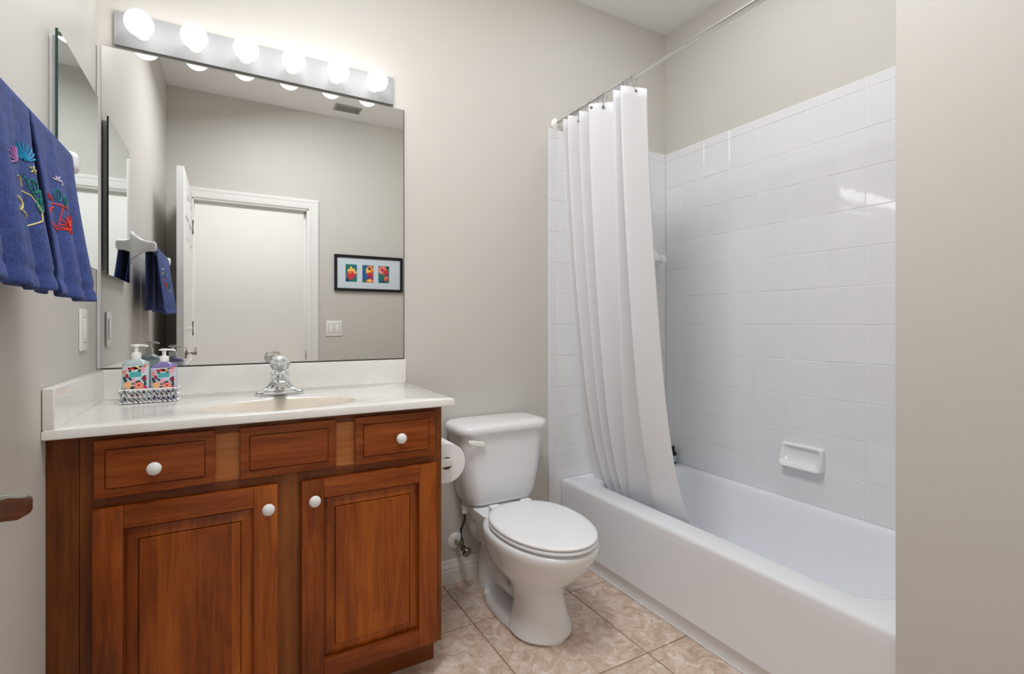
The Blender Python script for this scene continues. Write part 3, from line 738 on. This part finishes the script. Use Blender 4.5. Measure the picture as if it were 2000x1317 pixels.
# ------------------------------------------------------------------ soap bottles in a white wire caddy
def flat_poly(b, pts, place, mi):
    vs = [b.verts.new(place(*p)) for p in pts]; b.faces.new(vs).material_index = mi
def blob(cx, cy, rx, ry, n=14, wob=0.0, rot=0, k=5):
    return [(cx+rx*(1+wob*cos(k*2*pi*i/n+rot))*cos(2*pi*i/n), cy+ry*(1+wob*cos(k*2*pi*i/n+rot))*sin(2*pi*i/n)) for i in range(n)]
def leaf(cx, cy, l, w_, ang):
    ca, sa = cos(R(ang)), sin(R(ang))
    return [(cx+ca*p-sa*q, cy+sa*p+ca*q) for p, q in ((-l, 0), (-l*.4, w_), (l*.3, w_*.9), (l, 0), (l*.3, -w_*.9), (-l*.4, -w_))]
by0 = 1.808
ROT = 0.0
def soap(cx, body, base, label, hscale, plaque_dy):
    z0 = ZC + .006
    t = thing('soap_bottle', label, 'soap bottle', (cx, by0, z0), 'floral pump soap bottles')
    W_, L_ = .064, .044
    b = B()
    rr_ = lambda w_, l_, z, r_: [(cx+p, by0+q, z0+z*hscale) for p, q in rrect(w_, l_, r_, 6)]
    loft(b, [rr_(W_-.006, L_-.006, 0, .012), rr_(W_, L_, .004, .014), rr_(W_, L_, .102, .014), rr_(W_-.003, L_-.003, .107, .014), rr_(W_-.016, L_-.010, .112, .013), rr_(.032, .028, .116, .012), rr_(.022, .022, .119, .0108)])
    bd = obj('bottle_body', b, body, t, 50)
    b = B(); o_ = .0006
    loft(b, [[(cx+p, by0+q, z0+z*hscale) for p, q in rrect(W_+2*o_, L_+2*o_, .0145, 6)] for z in (.010, .101)], False, False, mi=0)
    pl = lambda lay: (lambda p, q: (cx+p*1.12, by0-L_/2-o_-.0003*lay, z0+(q*1.05+.001)*hscale))
    mats = [base, 'teal', 'coral', 'peach', 'magenta', 'leaf', 'red', 'yellow', 'pink', 'crimson']
    g = pl(1)
    for cx_, cy_, l, w2, an in ((.021, .046, .007, .003, 80), (-.022, .062, .006, .003, 100), (.002, .072, .007, .003, 15), (-.012, .082, .006, .003, 150), (.010, .082, .006, .003, 40), (-.004, .056, .006, .003, 80), (-.006, .037, .006, .003, 45), (.019, .055, .006, .003, 120), (-.019, .055, .006, .003, 70), (-.006, .046, .006, .0026, 20), (-.020, .030, .006, .003, 110), (.020, .066, .005, .0025, 30), (.012, .024, .006, .0026, 160), (-.010, .060, .007, .003, 130), (.006, .052, .008, .003, 30), (.000, .032, .008, .0035, 120), (.011, .046, .006, .0025, 10), (.017, .062, .006, .003, 60), (-.013, .042, .006, .003, 40), (.018, .026, .006, .003, 100), (-.002, .090, .006, .0026, 170), (.012, .092, .005, .002, 10)):
        flat_poly(b, leaf(cx_, cy_, l, w2, an), g, 5)
    g = pl(2)
    flat_poly(b, blob(.0085, .040, .0105, .0115, 20, .10, .4), g, 2); flat_poly(b, blob(-.0145, .044, .0085, .0095, 18, .08), g, 3)
    flat_poly(b, blob(-.004, .0155, .013, .006, 18, .12), g, 4); flat_poly(b, blob(-.004, .0875, .011, .0035, 14, .1), g, 6); flat_poly(b, blob(.004, .0885, .007, .003, 12, .1), g, 7)
    flat_poly(b, blob(.0165, .083, .005, .008, 12, .1), g, 8); flat_poly(b, blob(-.0165, .068, .0035, .006, 12, .1), g, 9); flat_poly(b, blob(-.015, .087, .004, .006, 10, .1), g, 8); flat_poly(b, blob(.020, .060, .0045, .006, 12, .12), g, 9); flat_poly(b, blob(-.003, .055, .005, .005, 12, .14), g, 8); flat_poly(b, blob(.021, .094, .004, .004, 10, .1), g, 2); flat_poly(b, blob(-.022, .078, .004, .005, 10, .1), g, 2); flat_poly(b, blob(.022, .034, .004, .006, 10, .1), g, 4)
    flat_poly(b, [(-.012, .064+plaque_dy), (.0135, .066+plaque_dy), (.0125, .079+plaque_dy), (-.0105, .077+plaque_dy)], g, 1)
    g = pl(3)
    flat_poly(b, blob(.0085, .041, .0065, .007, 14, .12), g, 3); flat_poly(b, blob(-.0145, .044, .003, .0035, 10), g, 7); flat_poly(b, blob(-.001, .016, .006, .003, 10), g, 9)
    g = pl(4)
    flat_poly(b, blob(.0080, .0425, .0035, .0035, 10), g, 6)
    obj('label', b, mats, t, 50)
    b = B(); lathe(b, [(.0112, .118*hscale), (.0122, .119*hscale), (.0122, .134*hscale), (.0105, .1365*hscale), (.006, .137*hscale)], (cx, by0, z0), n=24); obj('collar', b, 'plastic', t)
    b = B(); lathe(b, [(.0052, .136*hscale), (.0052, .152*hscale), (.0085, .153*hscale), (.0090, .157*hscale), (.0075, .160*hscale)], (cx, by0, z0), n=18)
    zz = z0+.1565*hscale
    loft(b, [[(cx+d, by0+p, zz+zo+q) for p, q in rrect(w_, h_, h_*.4, 4)] for d, w_, h_, zo in ((-.013, .006, .004, -.001), (-.008, .013, .006, 0), (.006, .012, .006, 0), (.020, .009, .0055, -.001), (.029, .007, .005, -.0035))])
    obj('pump', b, 'plastic', t, 50)
soap(-.2335, 'bottle_clear', 'floral_base', 'pale aqua pump soap bottle with floral label, left in the white caddy', 1.03, 0)
soap(-.1665, 'bottle_violet', 'floral_lilac', 'violet pump soap bottle with floral label, right in the white caddy', .94, .002)
t = thing('bottle_caddy', 'white perforated metal caddy holding two soap bottles on the vanity top', 'caddy', (-.20, by0, ZC))
cx0, cx1, cy0, cy1, cz0, cz1 = -.2695, -.1305, by0-.029, by0+.029, ZC+.003, ZC+.041
b = B(); box(b, cx0, cx1, cy0, cy1, cz0, cz0+.002, .0008); obj('tray_bottom', b, 'white_metal', t)
b = B(); rim = [(cx0, cy0), (cx1, cy0), (cx1, cy1), (cx0, cy1), (cx0, cy0)]
for z in (cz0+.0015, cz1):
    for p, q in zip(rim, rim[1:]): box(b, min(p[0], q[0])-.0012, max(p[0], q[0])+.0012, min(p[1], q[1])-.0012, max(p[1], q[1])+.0012, z-.0022, z+.0022, .0008)
for p, q in zip(rim, rim[1:]):
    L = math.hypot(q[0]-p[0], q[1]-p[1]); n_ = max(4, round(L/.0116))
    for k in range(n_):
        a0, a1 = k/n_, (k+1)/n_; P = lambda f_, z: (p[0]+(q[0]-p[0])*f_, p[1]+(q[1]-p[1])*f_, z)
        zm = (cz0+cz1)/2
        for za, zb in ((cz0, zm), (zm, cz1), ):
            tube(b, [P(a0, za), P(a1, zb)], .0028, 5); tube(b, [P(a1, za), P(a0, zb)], .0028, 5)
        tube(b, [P((a0+a1)/2, zm-.002), P((a0+a1)/2, zm+.002)], .0034, 6)
obj('lattice_side', b, 'white_metal', t, 40)
for x_ in (cx0+.012, cx1-.012):
    for y_ in (cy0+.008, cy1-.008):
        b = B(); lathe(b, [(.003, 0), (.004, .0015), (.003, .0032)], (x_, y_, ZC+.0002), n=12); obj('foot', b, 'white_metal', t)

# ------------------------------------------------------------------ wall mirror and medicine cabinet
MX0, MX1, MZ0, MZ1 = XL+.013, .604, H-.134, H+.849
m_ = thing('wall_mirror', 'large square frameless mirror above the vanity backsplash', 'mirror', ((MX0+MX1)/2, D, MZ0))
b = B(); box(b, MX0, MX1, D-.0065, D-.0008, MZ0, MZ1); obj('mirror_glass', b, 'mirror', m_, 0)
b = B(); box(b, MX0-.0015, MX1+.0025, D-.0062, D-.0006, MZ0-.0025, MZ0, 0); box(b, MX1, MX1+.003, D-.0068, D-.0006, MZ0, MZ1); obj('edge_channel', b, 'dark_edge', m_, 0)
b = B(); box(b, MX0-.011, MX0, D-.005, D-.0006, MZ0, MZ1); obj('edge_strip', b, 'mirror_edge', m_, 0)
t = thing('medicine_cabinet', 'mirrored medicine cabinet on the left wall near the big mirror', 'medicine cabinet', (XL, 1.675, H+.158))
my0, my1, mz0, mz1 = 1.475, 1.868, H+.158, H+.662
b = B(); box(b, XL+.0005, XL+.013, my0+.012, my1-.012, mz0+.012, mz1-.012, .001); obj('cabinet_box', b, 'white_metal', t)
b = B(); box(b, XL+.0135, XL+.0185, my0, my1, mz0, mz1); 
for f in b.faces: f.material_index = 0 if f.normal.x > .5 else 1
obj('mirror_door', b, ['mirror_green', 'glass_edge'], t, 0)

# ------------------------------------------------------------------ vanity light bar with six globes
LX0, LX1, LZ0, LZ1, LY = -.306, .562, H+.858, H+.963, D-.014
t = thing('vanity_light', 'white vanity light bar with six lit globe bulbs above the mirror', 'light fixture', ((LX0+LX1)/2, D, LZ0))
b = B(); box(b, LX0, LX1, LY, D-.0005, LZ0, LZ1, .003, 2); obj('backplate', b, 'bar_enamel', t)
for x_ in (-.2345, -.094, .0505, .1955, .3425, .4815):
    zb = H+.906
    b = B(); lathe(b, [(.020, 0), (.019, .004), (.014, .008), (.0135, .036)], (x_, LY, zb), (0, -1, 0), 24); sk = obj('socket', b, 'fixture', t)
    b = B(); sphere(b, (x_, LY-.068, zb), .0375, 28); obj('bulb', b, 'bulb', t, 80)

# ------------------------------------------------------------------ switch plates
t = thing('switch_plate', 'white rocker switch plate on the left wall above the side splash', 'switch', (XL, 1.775, H-.07))
b = B(); box(b, XL+.0003, XL+.006, 1.742, 1.815, H-.073, H+.041, .003, 2); obj('plate', b, 'plastic', t)
b = B(); box(b, XL+.004, XL+.0064, 1.7605, 1.7965, H-.0505, H+.0185); obj('gap', b, 'gap', t, 0)
b = B(); box(b, XL+.005, XL+.0085, 1.762, 1.795, H-.049, H+.017, .002, 2); obj('rocker', b, 'plastic', t)
t = thing('switch_plate', 'white double rocker switch plate beside the doorway, seen in the mirror', 'switch', (.69, YR, H-.09))
b = B(); box(b, .633, .747, YR+.0003, YR+.006, H-.089, H+.026, .003, 2); obj('plate', b, 'plastic', t)
for x_ in (.666, .713):
    b = B(); box(b, x_-.0185, x_+.0185, YR+.004, YR+.0064, H-.067, H+.004); obj('gap', b, 'gap', t, 0)
    b = B(); box(b, x_-.0165, x_+.0165, YR+.005, YR+.0085, H-.065, H+.002, .002, 2); obj('rocker', b, 'plastic', t)

# ------------------------------------------------------------------ framed flower prints on the rear wall
PX0, PX1, PZ0, PZ1 = .690, 1.213, H+.252, H+.526
t = thing('picture_frame', 'black framed picture with three small flower prints, seen in the mirror', 'picture', ((PX0+PX1)/2, YR, PZ0))
b = B(); FW = .021
loft(b, [[(x_, y_, z_) for x_, z_ in ((PX0+i, PZ0+i), (PX1-i, PZ0+i), (PX1-i, PZ1-i), (PX0+i, PZ1-i))] for i, y_ in ((0, YR+.0005), (0, YR+.018), (.002, YR+.020), (FW-.003, YR+.018), (FW, YR+.014), (FW, YR+.008))], True, False)
obj('frame', b, 'black', t, 20)
b = B(); box(b, PX0+FW-.001, PX1-FW+.001, YR+.006, YR+.009, PZ0+FW-.001, PZ1-FW+.001); obj('mat_board', b, 'matboard', t, 0)
arts = []
def art(cx, base, items):
    b = B(); mats = [base]
    w2, h2, zc = .042, .066, (PZ0+PZ1)/2
    def pl(lay): return lambda p, q: (cx+max(-w2, min(w2, p*w2)), YR+.0096+.0002*lay, zc+max(-h2, min(h2, q*h2)))
    flat_poly(b, [(-1, -1), (1, -1), (1, 1), (-1, 1)], pl(0), 0)
    for lay, (mn, pts) in enumerate(items):
        if mn not in mats: mats.append(mn)
        flat_poly(b, pts, pl(lay+1), mats.index(mn))
    obj('flower_print', b, mats, t, 0)
art(.814, 'bluegreen', [('green', blob(.55, -.75, .6, .35)), ('green', blob(-.6, .8, .45, .3)), ('leaf', blob(-.7, -.8, .3, .2)), ('yellow', blob(.1, .12, .82, .42, 20, .14, .5)), ('yellow', blob(-.05, .5, .22, .3)),
     ('red', blob(-.05, -.2, .78, .42, 18, .08)), ('orange', blob(-.2, .1, .35, .16)), ('red', blob(-.1, -.55, .4, .22)), ('peach', blob(.55, .15, .22, .2)), ('magenta', blob(0, -.45, .3, .14))])
art(.939, 'blue', [('bluegreen', blob(-.7, .75, .3, .3)), ('orange', blob(.4, .5, .62, .5, 20, .16)), ('yellow', blob(.0, .35, .4, .36, 16, .2)), ('leaf', blob(.25, .6, .2, .17)), ('red', blob(.35, -.1, .6, .28, 14, .1)),
     ('violet', blob(.5, -.42, .55, .2)), ('crimson', blob(.3, -.22, .3, .14)), ('leaf', blob(.1, -.55, .35, .12)), ('orange', blob(.35, -.82, .7, .25)), ('yellow', blob(.3, -.8, .35, .14)), ('green', blob(-.75, -.85, .3, .22))])
art(1.062, 'green', [('leaf', blob(-.3, -.9, .7, .2)), ('bluegreen', blob(-.75, -.5, .3, .4)), ('leaf', blob(.8, .85, .3, .25)), ('coral', blob(-.2, .5, .82, .5, 20, .08)), ('red', blob(.4, .2, .5, .35, 16, .1)), ('crimson', blob(-.3, .5, .22, .2)), ('violet', blob(.6, .05, .35, .16)),
     ('coral', blob(.45, -.5, .4, .3, 14, .1)), ('red', blob(.5, -.62, .3, .16)), ('pink', blob(-.6, .3, .2, .16))])

# ------------------------------------------------------------------ ceiling vent (seen in the mirror)
t = thing('ceiling_vent', 'grey rectangular air vent in the ceiling, seen in the mirror', 'vent', (.75, .145, CZ-.012))
b = B(); vx0, vx1, vy0, vy1 = .660, .840, .095, .205
loft(b, [[(x_, y_, z_) for x_, y_ in ((vx0+i, vy0+i), (vx1-i, vy0+i), (vx1-i, vy1-i), (vx0+i, vy1-i))] for i, z_ in ((0, CZ-.0005), (0, CZ-.006), (.004, CZ-.009), (.015, CZ-.009), (.016, CZ-.001))], False, True)
obj('vent_frame', b, 'vent', t, 20)
b = B()
for k in range(7):
    y_ = vy0+.022+k*.0112
    loft(b, [[(x_, y_+p, CZ-.0045+q) for p, q in ((-.004, -.003), (-.003, -.0036), (.004, .003), (.003, .0036))] for x_ in (vx0+.016, vx1-.016)])
obj('louvre', b, 'vent', t, 0)

# ------------------------------------------------------------------ open door with its lever
dX0, dX1, dY0, dY1, dZ0, dZ1 = -.2425, -.2080, YR+.004, .668, .008, H+.850
d1 = bpy.data.objects.new('door_1', None); COL.objects.link(d1); d1.location = (dX1, dY0, 0); d1['kind'] = 'structure'
b = B()
box(b, dX0, dX1, dY0, dY1, dZ0, dZ1, .0015, 1)
obj('leaf', b, 'door', d1)
def dpanel(y0, y1, z0, z1, arch=0):
    for xs_, s in ((dX1, 1), (dX0, -1)):
        b = B()
        def ring_(i, d):
            pts = [(xs_+s*d, y0+i, z0+i), (xs_+s*d, y1-i, z0+i)]
            for k in range(9):
                f_ = k/8; pts.append((xs_+s*d, (y1-i)+(y0-y1+2*i)*f_, z1-i+arch*sin(pi*f_)))
            return pts
        loft(b, [ring_(0, .0003), ring_(.004, .004), ring_(.014, .0045), ring_(.020, .001), ring_(.030, .001), ring_(.052, .005)], True, True)
        obj('panel', b, 'door', d1, 15)
ym = (dY0+dY1)/2
for y0_, y1_ in ((dY0+.10, ym-.045), (ym+.045, dY1-.10)):
    dpanel(y0_, y1_, .22, .86); dpanel(y0_, y1_, 1.04, 1.58); dpanel(y0_, y1_, 1.68, 1.82)
ly, lz = .600, H-.160
b = B(); lathe(b, [(.030, 0), (.030, .005), (.025, .009), (.013, .011)], (dX1, ly, lz), (1, 0, 0), 28)
tube(b, [(dX1+.010, ly, lz), (dX1+.036, ly, lz), (dX1+.046, ly-.004, lz)], [.0085, .0085, .009], 16)
def lever(s):
    for y_, xo, zo, h_, w_ in ((ly+.010, .047, -.001, .014, .010), (ly+.004, .048, -.001, .020, .014), (ly-.02, .049, .004, .023, .012), (ly-.05, .048, .013, .023, .011), (ly-.080, .047, .018, .023, .010), (ly-.100, .043, .017, .021, .009), (ly-.107, .040, .016, .012, .006)):
        yield [(dX1+xo+p, y_, lz+zo+q) for p, q in rrect(w_, h_, w_*.45, 5)]
loft(b, list(lever(1)))
obj('door_handle', b, 'nickel', d1, 50)
b = B()
for z_ in (.25, 1.05, 1.72): tube(b, [(dX1+.003, dY0-.002, z_-.045), (dX1+.003, dY0-.002, z_+.045)], .0055, 10)
obj('hinge', b, 'nickel', d1)
